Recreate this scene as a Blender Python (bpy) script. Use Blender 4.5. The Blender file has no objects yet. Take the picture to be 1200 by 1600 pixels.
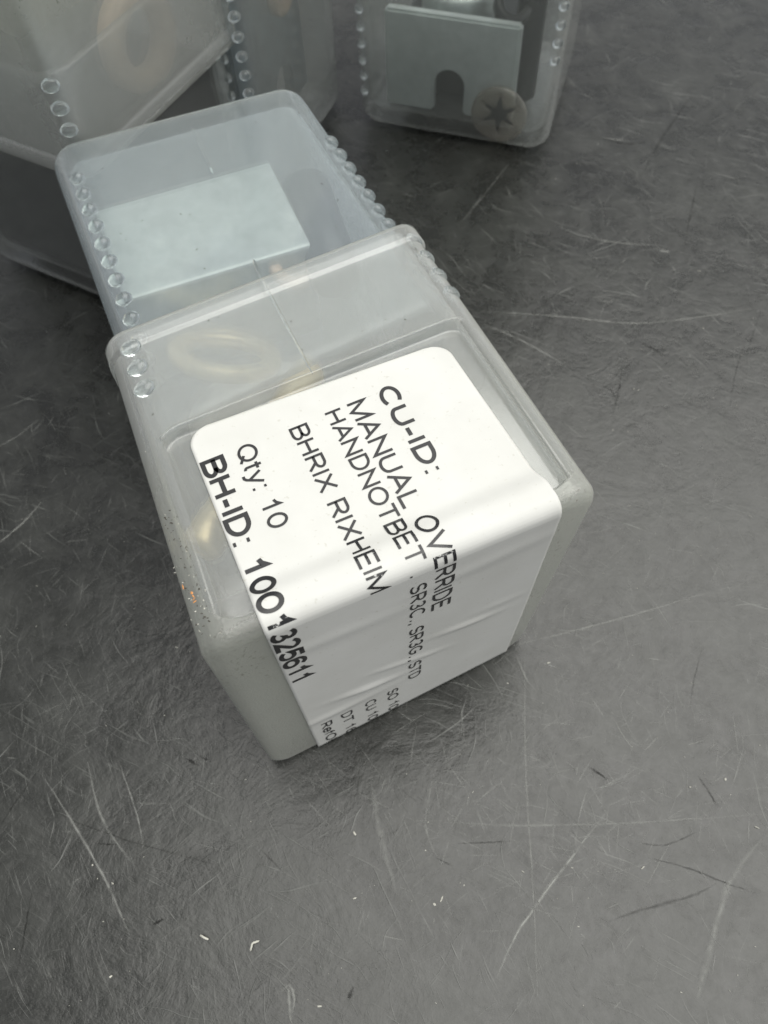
import bpy, bmesh, math, random
import numpy as np
from mathutils import Vector, Matrix
random.seed(7); RNG = np.random.default_rng(7)
S = 0.05                      # one unit of the fit = 50 mm, the width of a tube

# ------------------------------------------------------------------ camera
scn = bpy.context.scene
C = scn.collection
F, PITCH, ROLL, CH = 1212.3667, 1.055, -0.0673, 2.8119
fw = np.array([0, math.cos(PITCH), -math.sin(PITCH)]); rt = np.array([1., 0, 0]); up = np.cross(rt, fw)
CR = math.cos(ROLL)*rt + math.sin(ROLL)*up
CU = -math.sin(ROLL)*rt + math.cos(ROLL)*up
CO = np.array([0, 0, CH])
cam = bpy.data.cameras.new('camera'); camo = bpy.data.objects.new('camera', cam); C.objects.link(camo)
m = Matrix.Identity(4)
for i in range(3):
    m[i][0], m[i][1], m[i][2], m[i][3] = CR[i], CU[i], -fw[i], CO[i]*S
camo.matrix_world = m
cam.sensor_fit = 'VERTICAL'; cam.sensor_height = 36; cam.sensor_width = 27
cam.lens = 36*F/1600
cam.clip_start = 0.005; cam.clip_end = 50
cam.dof.use_dof = True; cam.dof.focus_distance = 2.15*S; cam.dof.aperture_fstop = 36
scn.camera = camo

def ray(px, py):
    return fw + CR*(px-600)/F - CU*(py-800)/F
def at(px, py, z=0.0):
    d = ray(px, py); return CO + d*(z-CH)/d[2]
def at_plane(px, py, p0, n):
    d = ray(px, py); return CO + d*(np.dot(p0-CO, n)/np.dot(d, n))

# ------------------------------------------------------------------ world, sun
SUN_EL, SUN_AZ = 71, 6        # azimuth measured from +x towards +y
w = bpy.data.worlds.new('World'); scn.world = w; w.use_nodes = True
nt = w.node_tree; bg = nt.nodes['Background']
sky = nt.nodes.new('ShaderNodeTexSky'); sky.sky_type = 'NISHITA'; sky.sun_disc = False
sky.sun_elevation = math.radians(SUN_EL); sky.sun_rotation = math.radians(90-SUN_AZ)
sky.air_density = 1.0; sky.dust_density = 1.0; sky.ozone_density = 1.0
hs = nt.nodes.new('ShaderNodeHueSaturation'); hs.inputs['Saturation'].default_value = 0.17
nt.links.new(sky.outputs[0], hs.inputs['Color']); nt.links.new(hs.outputs[0], bg.inputs[0])
bg.inputs[1].default_value = 0.05
sun = bpy.data.lights.new('sun', 'SUN'); sun.energy = 1.5; sun.angle = math.radians(70); sun.color = (1, .985, .925)
suno = bpy.data.objects.new('sun', sun); C.objects.link(suno)
el, az = math.radians(SUN_EL), math.radians(SUN_AZ)
sd = Vector((math.cos(el)*math.cos(az), math.cos(el)*math.sin(az), math.sin(el)))
suno.rotation_euler = sd.to_track_quat('Z', 'Y').to_euler(); suno.location = sd*2
scn.view_settings.view_transform = 'Standard'; scn.view_settings.look = 'None'
scn.view_settings.exposure = 1.28; scn.view_settings.gamma = 1
cy = scn.cycles
cy.max_bounces = 16; cy.transparent_max_bounces = 48; cy.transmission_bounces = 8
cy.glossy_bounces = 6; cy.diffuse_bounces = 5; cy.use_denoising = True
cy.sample_clamp_indirect = 4; cy.caustics_reflective = False; cy.caustics_refractive = True

# ------------------------------------------------------------------ node helpers
class M:
    def __init__(s, name):
        s.m = bpy.data.materials.new(name); s.m.use_nodes = True; s.t = s.m.node_tree
        s.t.nodes.clear(); s.out = s.n('OutputMaterial')
    def n(s, kind, **kw):
        nd = s.t.nodes.new('ShaderNode'+kind)
        for k, v in kw.items():
            if k.startswith('i_'):
                nd.inputs[k[2:].replace('_', ' ')].default_value = v
            else: setattr(nd, k, v)
        return nd
    def l(s, a, b): s.t.links.new(a, b)
    def math(s, op, a, b=None, c=None, clamp=False):
        nd = s.n('Math'); nd.operation = op; nd.use_clamp = clamp
        for i, v in enumerate((a, b, c)):
            if v is None: continue
            if isinstance(v, (int, float)): nd.inputs[i].default_value = v
            else: s.l(v, nd.inputs[i])
        return nd.outputs[0]
    def mixc(s, f, a, b):
        nd = s.n('Mix', data_type='RGBA')
        for sock, v in ((nd.inputs[0], f), (nd.inputs[6], a), (nd.inputs[7], b)):
            if isinstance(v, (int, float)): sock.default_value = v
            elif isinstance(v, tuple): sock.default_value = (*v, 1) if len(v) == 3 else v
            else: s.l(v, sock)
        return nd.outputs[2]
    def mixs(s, f, a, b):
        nd = s.n('MixShader')
        if isinstance(f, (int, float)): nd.inputs[0].default_value = f
        else: s.l(f, nd.inputs[0])
        s.l(a, nd.inputs[1]); s.l(b, nd.inputs[2]); return nd.outputs[0]
    def noise(s, vec, scale, detail=4, rough=.55, dist=0.0):
        nd = s.n('TexNoise'); nd.inputs['Scale'].default_value = scale; nd.inputs['Detail'].default_value = detail
        nd.inputs['Roughness'].default_value = rough; nd.inputs['Distortion'].default_value = dist
        s.l(vec, nd.inputs['Vector']); return nd.outputs['Fac']
    def ramp(s, v, a, b, c=0.0, d=1.0):
        nd = s.n('MapRange'); nd.inputs[1].default_value = a; nd.inputs[2].default_value = b
        nd.inputs[3].default_value = c; nd.inputs[4].default_value = d; s.l(v, nd.inputs[0]); return nd.outputs[0]
    def bump(s, h, strength, dist):
        nd = s.n('Bump'); nd.inputs['Strength'].default_value = strength; nd.inputs['Distance'].default_value = dist
        s.l(h, nd.inputs['Height']); return nd.outputs['Normal']

def mat_plastic(name, haze=0.16, tint=(.975, .985, .985), milk=(.88, .89, .86), rough=.10, blur=.25):
    """polypropylene wall: clear share, milky share that grows with the path through the wall, glossy coat"""
    q = M(name)
    geo = q.n('NewGeometry'); tc = q.n('TexCoord')
    at_ = q.n('Attribute', attribute_name='frost'); frost = at_.outputs['Fac']
    n1 = q.noise(tc.outputs['Object'], 55, 5, .6)
    n2 = q.noise(tc.outputs['Object'], 2600, 3, .6)
    smear = q.noise(tc.outputs['Object'], 180, 6, .7, 1.2)
    h = q.math('ADD', q.math('MULTIPLY', n2, frost), q.math('MULTIPLY', n1, .05))
    nrm = q.bump(h, .55, .00022)
    lw = q.n('LayerWeight'); lw.inputs['Blend'].default_value = .5
    cosv = q.math('MAXIMUM', q.math('SUBTRACT', 1.0, lw.outputs['Facing']), .12)
    base = q.math('ADD', q.math('ADD', haze, q.math('MULTIPLY', frost, .03)), q.ramp(smear, .45, .8, 0, .03))
    dens = q.math('SUBTRACT', 1.0, q.math('POWER', q.math('SUBTRACT', 1.0, base), q.math('DIVIDE', 1.0, cosv)))
    dens = q.math('MINIMUM', dens, .62)
    # clear share, partly scattered a little
    tr = q.n('BsdfTransparent'); tr.inputs[0].default_value = (*tint, 1)
    rf = q.n('BsdfRefraction'); rf.inputs['Color'].default_value = (*tint, 1); rf.inputs['IOR'].default_value = 1.0001
    rf.inputs['Roughness'].default_value = .22
    rf.inputs['IOR'].default_value = 1.06
    clear = q.mixs(blur, tr.outputs[0], rf.outputs[0]) if blur else tr.outputs[0]
    # grime
    sp = q.noise(tc.outputs['Object'], 1500, 2, .5)
    grime = q.math('MULTIPLY', q.ramp(sp, .60, .70), q.ramp(q.noise(tc.outputs['Object'], 90, 3), .5, .75))
    grime = q.math('MULTIPLY', grime, q.math('ADD', q.math('MULTIPLY', frost, 1.3), .12))
    col = q.mixc(grime, q.mixc(frost, milk, (.84, .85, .76)), (.30, .25, .17))
    df = q.n('BsdfDiffuse'); q.l(col, df.inputs[0]); q.l(nrm, df.inputs['Normal'])
    tl = q.n('BsdfTranslucent'); q.l(col, tl.inputs[0]); q.l(nrm, tl.inputs['Normal'])
    mk = q.mixs(.45, df.outputs[0], tl.outputs[0])
    body = q.mixs(dens, clear, mk)
    gl = q.n('BsdfGlossy'); q.l(nrm, gl.inputs['Normal'])
    r = q.math('ADD', q.math('MULTIPLY', frost, .22), q.ramp(smear, .4, .8, rough, rough+.05)); q.l(r, gl.inputs['Roughness'])
    fr = q.n('Fresnel'); fr.inputs['IOR'].default_value = 1.49; q.l(nrm, fr.inputs['Normal'])
    # the same reflectance on both sides of the wall surface
    f2 = q.n('Fresnel'); f2.inputs['IOR'].default_value = 1.0/1.49
    lf = q.math('POWER', lw.outputs['Facing'], 3.4)
    fres = q.math('ADD', .075, q.math('MULTIPLY', lf, .85))
    q.l(q.mixs(fres, body, gl.outputs[0]), q.out.inputs[0])
    return q.m

def mat_bead():
    q = M('clear_bead'); g = q.n('BsdfGlass'); g.inputs['IOR'].default_value = 1.49; g.inputs['Roughness'].default_value = .03
    g.inputs['Color'].default_value = (.96, .98, .98, 1); t = q.n('BsdfTransparent'); d = q.n('BsdfDiffuse'); d.inputs[0].default_value = (.85, .87, .86, 1)
    q.l(q.mixs(.03, q.mixs(.05, g.outputs[0], t.outputs[0]), d.outputs[0]), q.out.inputs[0]); return q.m

def mat_simple(name, col, rough=.4, metal=0.0, nscale=300, namp=.25, bump=.2, spec=.5, bdist=.0002):
    q = M(name); tc = q.n('TexCoord'); b = q.n('BsdfPrincipled')
    n = q.noise(tc.outputs['Object'], nscale, 5, .6)
    c = q.mixc(q.ramp(n, .3, .7), tuple(v*(1-namp) for v in col), tuple(min(1, v*(1+namp*.5)) for v in col))
    q.l(c, b.inputs['Base Color']); b.inputs['Metallic'].default_value = metal
    q.l(q.ramp(n, .3, .7, rough*.85, min(1, rough*1.2)), b.inputs['Roughness'])
    b.inputs['Specular IOR Level'].default_value = spec
    q.l(q.bump(n, bump, bdist), b.inputs['Normal'])
    q.l(b.outputs[0], q.out.inputs[0]); return q.m

def mat_paper():
    q = M('label_paper'); tc = q.n('TexCoord'); b = q.n('BsdfPrincipled')
    n = q.noise(tc.outputs['Object'], 900, 6, .65); n2 = q.noise(tc.outputs['Object'], 70, 4, .6)
    sp = q.noise(tc.outputs['Object'], 1400, 2, .5)
    c = q.mixc(q.ramp(n2, .35, .75), (.64, .64, .612), (.575, .573, .54))
    c = q.mixc(q.math('MULTIPLY', q.ramp(sp, .68, .74), .35), c, (.42, .40, .33))
    q.l(c, b.inputs['Base Color']); b.inputs['Roughness'].default_value = .62
    b.inputs['Specular IOR Level'].default_value = .25
    q.l(q.bump(n, .25, .00005), b.inputs['Normal'])
    q.l(b.outputs[0], q.out.inputs[0]); return q.m

def mat_ink():
    q = M('label_ink'); tc = q.n('TexCoord'); b = q.n('BsdfPrincipled'); p = q.n('BsdfDiffuse'); p.inputs[0].default_value = (.68, .68, .655, 1)
    b.inputs['Base Color'].default_value = (.012, .012, .013, 1); b.inputs['Roughness'].default_value = .38
    b.inputs['Specular IOR Level'].default_value = .6
    a = q.n('Attribute', attribute_name='wear').outputs['Fac']
    n = q.noise(tc.outputs['Object'], 1100, 4, .7)
    lost = q.ramp(q.math('ADD', n, q.math('MULTIPLY', a, .13)), .70, .78)
    q.l(q.mixs(lost, b.outputs[0], p.outputs[0]), q.out.inputs[0]); return q.m

def mat_table():
    q = M('dark_rubber_top'); tc = q.n('TexCoord'); P = tc.outputs['Object']
    b = q.n('BsdfPrincipled')
    big = q.noise(P, 14, 5, .6); mid = q.noise(P, 75, 6, .68, .6); fine = q.noise(P, 900, 5, .7)
    base = q.mixc(q.ramp(big, .3, .7), (.012, .0125, .011), (.026, .027, .024))
    base = q.mixc(q.math('MULTIPLY', q.ramp(mid, .42, .75), .55), base, (.055, .057, .051))
    # fine hairline scuffs in several directions, gathered in patches
    tot = None; hts = None
    for k, (ang, sx, sy, dens, ds) in enumerate([(28, 60, 1900, .5, 1), (62, 50, 2100, .52, 2), (-35, 45, 1700, .55, 3), (8, 40, 2300, .57, 4),
                                            (85, 70, 1600, .54, 5), (48, 110, 3000, .5, 6), (-68, 60, 2400, .56, 7)]):
        mp = q.n('Mapping'); mp.inputs['Rotation'].default_value = (0, 0, math.radians(ang)); mp.inputs['Location'].default_value = (k*1.7, k*.9, 0)
        # a slow bend so that the scuffs are not ruler-straight
        wv = q.n('TexNoise'); wv.inputs['Scale'].default_value = 26+5*k; wv.inputs['Detail'].default_value = 2; q.l(P, wv.inputs['Vector'])
        va = q.n('VectorMath', operation='MULTIPLY_ADD'); q.l(wv.outputs['Color'], va.inputs[0]); va.inputs[1].default_value = (.012, .012, 0); q.l(P, va.inputs[2])
        q.l(va.outputs[0], mp.inputs['Vector'])
        sc = q.n('VectorMath', operation='MULTIPLY'); q.l(mp.outputs[0], sc.inputs[0]); sc.inputs[1].default_value = (sx, sy, 1)
        no = q.noise(sc.outputs[0], 1, 2, .5)
        line = q.ramp(no, .64, .74)
        msk = q.ramp(q.noise(mp.outputs[0], 30+9*k, 4, .7), dens-.06, dens+.14)
        v = q.math('MULTIPLY', line, msk)
        tot = v if tot is None else q.math('MAXIMUM', tot, v)
    col = q.mixc(q.math('MULTIPLY', tot, .6), base, (.20, .206, .19))
    pit = q.math('MULTIPLY', q.ramp(q.noise(P, 420, 3, .6), .66, .74), .6)
    col = q.mixc(pit, col, (.03, .031, .029))
    q.l(col, b.inputs['Base Color'])
    m2 = q.noise(P, 210, 5, .7, .8); m3 = q.noise(P, 620, 4, .7)
    mott = q.math('ADD', q.math('MULTIPLY', m2, .6), q.math('MULTIPLY', m3, .4))
    q.l(q.ramp(mott, .32, .68, .42, .66), b.inputs['Specular IOR Level'])
    r = q.math('ADD', q.math('ADD', q.ramp(mid, .3, .7, .22, .34), q.ramp(mott, .35, .65, -.03, .05)), q.math('MULTIPLY', tot, .12)); q.l(r, b.inputs['Roughness'])
    h = q.math('ADD', q.math('MULTIPLY', big, 1.2), q.math('ADD', q.math('MULTIPLY', mid, .5), q.math('ADD', q.math('MULTIPLY', mott, .22), q.math('MULTIPLY', tot, .08))))
    q.l(q.bump(h, .6, .0008), b.inputs['Normal'])
    q.l(b.outputs[0], q.out.inputs[0]); return q.m

def mat_scratch(name, col):
    q = M(name); a = q.n('Attribute', attribute_name='alpha').outputs['Fac']; tc = q.n('TexCoord')
    br = q.ramp(q.noise(tc.outputs['Object'], 500, 3, .7), .35, .6, .25, 1)
    d = q.n('BsdfDiffuse'); d.inputs[0].default_value = (*col, 1); t = q.n('BsdfTransparent')
    q.l(q.mixs(q.math('MULTIPLY', a, br), t.outputs[0], d.outputs[0]), q.out.inputs[0]); return q.m

MP = {
 'tube': mat_plastic('clear_polypropylene', .125, blur=.16, milk=(.76, .85, .885)),
 'tube_shade': mat_plastic('shade_polypropylene', .045, blur=.05, milk=(.80, .82, .78)),  # same plastic with less haze, darkens the shaded left box
 'tube_mid': mat_plastic('slightly_hazy_polypropylene', .10, blur=.06, milk=(.84, .86, .81)),
 'sleeve': mat_plastic('frosted_polypropylene', .18, blur=.20, milk=(.87, .88, .835)),
 'bead': mat_bead(),
 'paper': mat_paper(), 'ink': mat_ink(), 'table': mat_table(),
 'zinc': mat_simple('zinc_plated_steel', (.52, .57, .545), .36, .6, 260, .18, .25),
 'bright': mat_simple('bright_machined_steel', (.82, .80, .70), .25, 1.0, 400, .1, .1),
 'brass': mat_simple('yellow_passivated_steel', (.85, .70, .42), .35, .7, 300, .2, .2),
 'dull': mat_simple('dull_washer_steel', (.55, .54, .49), .55, .2, 300, .2, .2),
 'washer': mat_plastic('tan_translucent_washer', .22, blur=.0, milk=(.72, .66, .56), tint=(.93, .9, .86)),
 'pale_zinc': mat_simple('pale_zinc_plate', (.80, .86, .83), .34, .35, 260, .12, .15),
 'tan': mat_simple('tan_ring_seal', (.62, .47, .33), .5, 0, 300, .2, .2),
 'black': mat_simple('black_oxide', (.02, .022, .024), .35, .2, 300, .3, .2),
 'bluesteel': mat_simple('blue_grey_steel', (.22, .29, .34), .42, .8, 200, .25, .2),
 'dust': mat_simple('pale_dust', (.52, .51, .45), .7, 0, 200, .2, .1),
 'dirt': mat_simple('dark_dirt', (.05, .042, .03), .8, 0, 200, .2, .1),
 'rust': mat_simple('orange_paint_chip', (.75, .33, .10), .6, 0, 500, .3, .3),
 'scr_l': mat_scratch('pale_scratch_dent_glint', (.40, .405, .38)), 'scr_d': mat_scratch('dark_scratch_dent_shade', (.012, .012, .011)),
}

def unit(v): v = np.array(v, float); return v/np.linalg.norm(v)
# ------------------------------------------------------------------ object helpers
def thing(name, label, cat, loc=(0, 0, 0), group=None):
    o = bpy.data.objects.new(name, None); C.objects.link(o); o.empty_display_size = .005
    o.location = [v*S for v in loc]; o['label'] = label; o['category'] = cat
    if group: o['group'] = group
    return o
def tag(o, label, cat, group=None):
    o['label'] = label; o['category'] = cat
    if group: o['group'] = group
    return o
def origin(parent):
    p = Vector((0, 0, 0))
    while parent is not None: p += parent.location; parent = parent.parent
    return p
def mesh_obj(name, verts, faces, mat, parent=None, smooth=True, loc=None, attr=None):
    """verts: Nx3 in fit units, world; the origin goes to loc (or the parent's)"""
    V = np.asarray(verts, float)*S
    o0 = origin(parent)
    lp = Vector(loc)*S - o0 if loc is not None else Vector((0, 0, 0))
    V = V - np.array(o0+lp)
    me = bpy.data.meshes.new(name); me.from_pydata([tuple(v) for v in V], [], faces); me.materials.append(mat)
    if attr:
        for k, a in attr.items():
            me.attributes.new(k, 'FLOAT', 'POINT').data.foreach_set('value', np.asarray(a, np.float32))
    if smooth: me.polygons.foreach_set('use_smooth', [True]*len(me.polygons))
    me.update()
    o = bpy.data.objects.new(name, me); C.objects.link(o); o.location = lp
    if parent: o.parent = parent
    return o
def fix_normals(o):
    bm = bmesh.new(); bm.from_mesh(o.data); bmesh.ops.recalc_face_normals(bm, faces=bm.faces); bm.to_mesh(o.data); bm.free()

def bilerp(q, u, v): return (1-u)*(1-v)*q[0]+u*(1-v)*q[1]+u*v*q[2]+(1-u)*v*q[3]

# ------------------------------------------------------------------ cup: one closed-end square tube with real wall thickness
def side_list(a, b, n, extra=()):
    s = set(np.round(np.linspace(a, b, n+1), 5)); s |= set(np.round([e for e in extra if a < e < b], 5)); return sorted(s)
def cup(W, L, t, tf, ra, re, rows, recess=None, nside=6, top=None, bulge=0.0, rim=False):
    """canonical: x,y across (0..W), a along (closed end at 0). returns verts(x,y,a), faces, frost"""
    nc = 7
    side = np.linspace(0, 1, nside+1)
    topside = np.asarray(top) if top is not None else side
    def ring(i, a, r, disp):
        r = max(r, .012); lo, hi = i, W-i; P = []
        def corner(cx, cy, a0):
            for k in range(nc+1):
                th = a0+math.pi/2*k/nc; P.append((cx+r*math.cos(th), cy+r*math.sin(th)))
        # bottom side (y=lo) left->right, then corners counter-clockwise
        def sidepts(p, q, ss):
            for s_ in ss[1:-1]: P.append((p[0]+(q[0]-p[0])*s_, p[1]+(q[1]-p[1])*s_))
        corner(lo+r, lo+r, math.pi); sidepts((lo+r, lo), (hi-r, lo), side)
        corner(hi-r, lo+r, 1.5*math.pi); sidepts((hi, lo+r), (hi, hi-r), side)
        corner(hi-r, hi-r, 0); s0 = len(P); sidepts((hi-r, hi), (lo+r, hi), topside)
        s1 = len(P); corner(lo+r, hi-r, .5*math.pi); sidepts((lo, hi-r), (lo, lo+r), side)
        out = []
        for k, (x, y) in enumerate(P):
            if disp and recess and s0 <= k < s1: y -= recess(x, a)
            if bulge:
                f = math.sin(math.pi*min(1, max(0, x/W)))*math.sin(math.pi*min(1, max(0, y/W)))
                pass
            out.append((x, y, a))
        return out
    rings = []
    for s_ in (.12, .4, .7, .9):
        R0 = ring(re, 0, max(ra-re*.6, .03), True)
        rings.append([(W/2+(x-W/2)*s_, W/2+(y-W/2)*s_, 0) for x, y, _ in R0])
    for k in range(9):
        th = math.pi/2*k/8; i = re*(1-math.sin(th)); rings.append(ring(i, re*(1-math.cos(th)), ra-.6*i, False))
    for a in rows:
        if a > re+1e-4: rings.append(ring(-.008*smooth(a, L-.070, L-.060) if rim else 0, a, ra, True))
    for k in range(1, 6):
        th = math.pi*k/6; rings.append(ring(t/2*(1-math.cos(th)), L+t*.35*math.sin(th), ra-.5*t/2*(1-math.cos(th)), False))
    ri = max(re-t, .02)
    for a in np.linspace(L, tf+ri, 8): rings.append(ring(t, a, ra-.6*t, False))
    for k in range(1, 6):
        th = math.pi/2*k/5; rings.append(ring(t+ri*(1-math.cos(th)), tf+ri*(1-math.sin(th)), ra-.6*t-.6*ri*(1-math.cos(th)), False))
    last = rings[-1]
    for s_ in (.7, .35, .1): rings.append([(W/2+(x-W/2)*s_, W/2+(y-W/2)*s_, tf) for x, y, _ in last])
    n = len(rings[0]); V = [p for r in rings for p in r]; Fc = []
    for j in range(len(rings)-1):
        for k in range(n):
            k2 = (k+1) % n; Fc.append((j*n+k, j*n+k2, (j+1)*n+k2, (j+1)*n+k))
    V.append((W/2, W/2, 0)); V.append((W/2, W/2, tf)); c0, c1 = len(V)-2, len(V)-1; e = (len(rings)-1)*n
    for k in range(n):
        k2 = (k+1) % n; Fc.append((c0, k2, k)); Fc.append((c1, e+k, e+k2))
    return np.array(V), Fc

def smooth(x, a, b):
    t = min(1, max(0, (x-a)/(b-a))); return t*t*(3-2*t)
# label recess of a sleeve (canonical a: from the closed end)
REC = dict(x0=.045, x1=.965, a0=.055, a1=.675, r=.085, d=.030)
def recess_mask(x, a, W, raw=False):
    cx, cy_ = (REC['x0']+REC['x1'])/2*W, (REC['a0']+REC['a1'])/2; hx, hy = (REC['x1']-REC['x0'])/2*W, (REC['a1']-REC['a0'])/2
    qx, qy = abs(x-cx)-hx+REC['r'], abs(a-cy_)-hy+REC['r']
    sdf = math.hypot(max(qx, 0), max(qy, 0))+min(max(qx, qy), 0)-REC['r']
    return sdf if raw else smooth(-sdf, -.003, .008)
def recess_sdf(x, a, W): return recess_mask(x, a, W, True)

def bead_mesh():
    bm = bmesh.new(); bmesh.ops.create_uvsphere(bm, u_segments=14, v_segments=10, radius=1)
    for f in bm.faces: f.smooth = True
    me = bpy.data.meshes.new('bead'); bm.to_mesh(me); bm.free(); me.materials.append(MP['bead'])
    return me
BEAD = bead_mesh()
def add_beads(fn, pts, parent, size=(.023, .029, .022)):
    """pts: (x, y, a, dx, dy) canonical surface point and outward diagonal"""
    for x, y, a, dx, dy in pts:
        p = fn(x, y, a); e = 1e-3
        ax = (fn(x, y, a+e)-p)/e; ou = (fn(x+dx*e, y+dy*e, a)-p)/e
        ax /= np.linalg.norm(ax); ou -= ax*np.dot(ou, ax); ou /= np.linalg.norm(ou); ta = np.cross(ax, ou)
        o = bpy.data.objects.new('bead', BEAD); C.objects.link(o); o.parent = parent
        R = Matrix((ax, ta, ou)).transposed().to_4x4(); sc = Matrix.Diagonal((size[0]*S, size[1]*S, size[2]*S, 1))
        o.matrix_local = Matrix.Translation(Vector(p)*S-origin(parent)) @ R @ sc
def corner_pts(W, ra, which, alist, r=None):
    if which == ['T']: return [(.075, W, a, -.35, 1) for a in alist]
    k = ra*(1-1/math.sqrt(2)); P = []
    for c in which:
        sx, sy = {'ll': (0, 0), 'rl': (1, 0), 'rr': (1, 1), 'lr': (0, 1)}[c]
        x = k if not sx else W-k; y = k if not sy else W-k
        for a in alist: P.append((x, y, a, -1 if not sx else 1, -1 if not sy else 1))
    return P

TL, TT, TRA = 1.95, .035, .10      # tube length, wall, corner radius
SL, ST = 1.095, .032               # sleeve length, wall
def make_tube(parent, fn, beads, mat='tube', W=1.0, L=TL, re=.09, base_loc=None):
    rows = list(np.linspace(re, L, 30))
    V, Fc = cup(W, L, TT, .085, TRA, re, rows, nside=8)
    wv = [fn(*p) for p in V]
    o = mesh_obj('tube', wv, Fc, MP[mat], parent, attr={'frost': [0.35 if p[2] < re*.9 else 0 for p in V]})
    fix_normals(o); add_beads(fn, beads, o); return o
def make_sleeve(parent, fn, W, L=SL, beads=(), fine=False, re=.06):
    def rec(x, a): return REC['d']*recess_mask(x, a, W)-.009*math.exp(-(recess_sdf(x, a, W)/.007)**2)*smooth(a, .30, .36)
    def cl(c, w_=.018, n=13): return list(np.linspace(c-w_, c+w_, n))
    if fine:
        rows = sorted(set(np.round(list(np.linspace(re, L, 70))+[L-.07, L-.065, L-.06]+cl(REC['a0'])+cl(REC['a1'])+cl(REC['a1']-.04, .05, 16), 4)))
        top = sorted(set(np.round([0, 1]+list(np.linspace(0, 1, 70))+cl(1-REC['x0'], .05, 40)+cl(1-REC['x1'], .05, 40), 4)))
        top = [v for v in top if 0 <= v <= 1]
    else: rows = list(np.linspace(re, L-.08, 20))+[L-.07, L-.065, L-.06, L-.03, L]; top = None
    V, Fc = cup(W, L, ST, .05, .075, re, rows, rec if fine else None, nside=8, top=top, rim=True)
    fr = []
    for x, y, a in V:
        f = 1-smooth(a, .45, .75)
        if y > W*.95 and a > .05: f *= .75*(1-recess_mask(x, a, W)) + .08
        fr.append(f)
    o = mesh_obj('sleeve', [fn(*p) for p in V], Fc, MP['sleeve'], parent, attr={'frost': fr})
    fix_normals(o); add_beads(fn, beads, o, (.027, .034, .020)); return o

def box_mesh(c, ex, ey, ez, hx, hy, hz, bev=.01):
    """bevelled block as verts/faces (centre c, unit axes, half sizes)"""
    bm = bmesh.new(); bmesh.ops.create_cube(bm, size=2)
    bmesh.ops.scale(bm, vec=(hx, hy, hz), verts=bm.verts)
    bmesh.ops.bevel(bm, geom=bm.edges, offset=bev, segments=2, affect='EDGES', profile=.6)
    V = [np.array(c)+v.co.x*np.array(ex)+v.co.y*np.array(ey)+v.co.z*np.array(ez) for v in bm.verts]
    Fc = [tuple(v.index for v in f.verts) for f in bm.faces]; bm.free(); return V, Fc
def lathe(c, axis, prof, n=48):
    """closed profile [(r,h)] turned around axis at c"""
    ax = np.array(axis, float); ax /= np.linalg.norm(ax)
    h0 = np.array([0, 0, 1.]) if abs(ax[2]) < .9 else np.array([1., 0, 0])
    e1 = np.cross(ax, h0); e1 /= np.linalg.norm(e1); e2 = np.cross(ax, e1); V = []; Fc = []; m_ = len(prof)
    for k in range(n):
        th = 2*math.pi*k/n; d = e1*math.cos(th)+e2*math.sin(th)
        for r, h in prof: V.append(np.array(c)+d*r+ax*h)
    for k in range(n):
        for j in range(m_):
            a_, b_ = k*m_+j, k*m_+(j+1) % m_; c_, d_ = ((k+1) % n)*m_+(j+1) % m_, ((k+1) % n)*m_+j
            Fc.append((a_, b_, c_, d_))
    return V, Fc
def ring_prof(ri, ro, h, b=.01):
    return [(ri, -h+b), (ri+b, -h), (ro-b, -h), (ro, -h+b), (ro, h-b), (ro-b, h), (ri+b, h), (ri, h-b)]
def cyl_prof(r, h, b=.015, steps=()):
    return [(.0005, -h), (r-b, -h), (r, -h+b), (r, h-b), (r-b, h), (.0005, h)]

# ================================================================== THE TABLE
q = [at(-900, 2100), at(2100, 2100), np.array([9., 14., 0]), np.array([-9., 14., 0])]
ground = mesh_obj('table_top', [(-16, -10, 0), (16, -10, 0), (16, 22, 0), (-16, 22, 0), (-16, -10, -.6), (16, -10, -.6), (16, 22, -.6), (-16, 22, -.6)],
                  [(0, 1, 2, 3), (7, 6, 5, 4), (0, 4, 5, 1), (1, 5, 6, 2), (2, 6, 7, 3), (3, 7, 4, 0)], MP['table'], smooth=False)
ground['kind'] = 'structure'

# ================================================================== THE FRONT BOX (lying)
H = 1.0927
O_top = [np.array(v) for v in [(-.449, .609, H), (.552, .998, H), (.143, 2.038, H), (-.788, 1.621, H)]]
def grow(q, l, r_, n_):        # widen a quad left, right and towards the viewer
    q = [np.array(v, float) for v in q]; e = unit(q[1]-q[0]); d = unit(q[3]-q[0])
    return [q[0]-e*l-d*n_, q[1]+e*r_-d*n_, q[2]+e*r_, q[3]-e*l]
O_top = grow(O_top, .012, .024, .006)
O_top[0] = O_top[0]+np.array([.004, .024, 0])
O_bot = [np.array(v) for v in [(-.462, .590, .004), (.479, .991, .004), (.128, 2.04, .004), (-.80, 1.62, .004)]]
O_bot = grow(O_bot, .010, .014, .008)
O_bot[0] = O_bot[0]+np.array([.02, .004, 0])
WS = 1.06
def f_sleeve(x, y, a):        # x across left->right, y up, a from the near (closed) end to the lip
    u, v, w_ = x/WS, a/SL, y/WS
    return (1-w_)*bilerp(O_bot, u, v)+w_*bilerp(O_top, u, v)
zi, zf = 1.033, 1.013
I_top = [np.array(v) for v in [(-.805+.01, 1.679, zi), (.091+.035, 2.093+.012, zi), (-.226+.0, 2.962+.05, zf+.005), (-1.165-.02, 2.654+.055, zf+.005)]]
I_bot = [np.array([p[0], p[1], .045]) for p in I_top]
ILEN = 1.0
def f_tube(x, y, a):          # a from the far closed end (0) to the lip (1.0) and on into the sleeve
    u, v, w_ = x, 1-a/ILEN, y
    return (1-w_)*bilerp(I_bot, u, v)+w_*bilerp(I_top, u, v)
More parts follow.
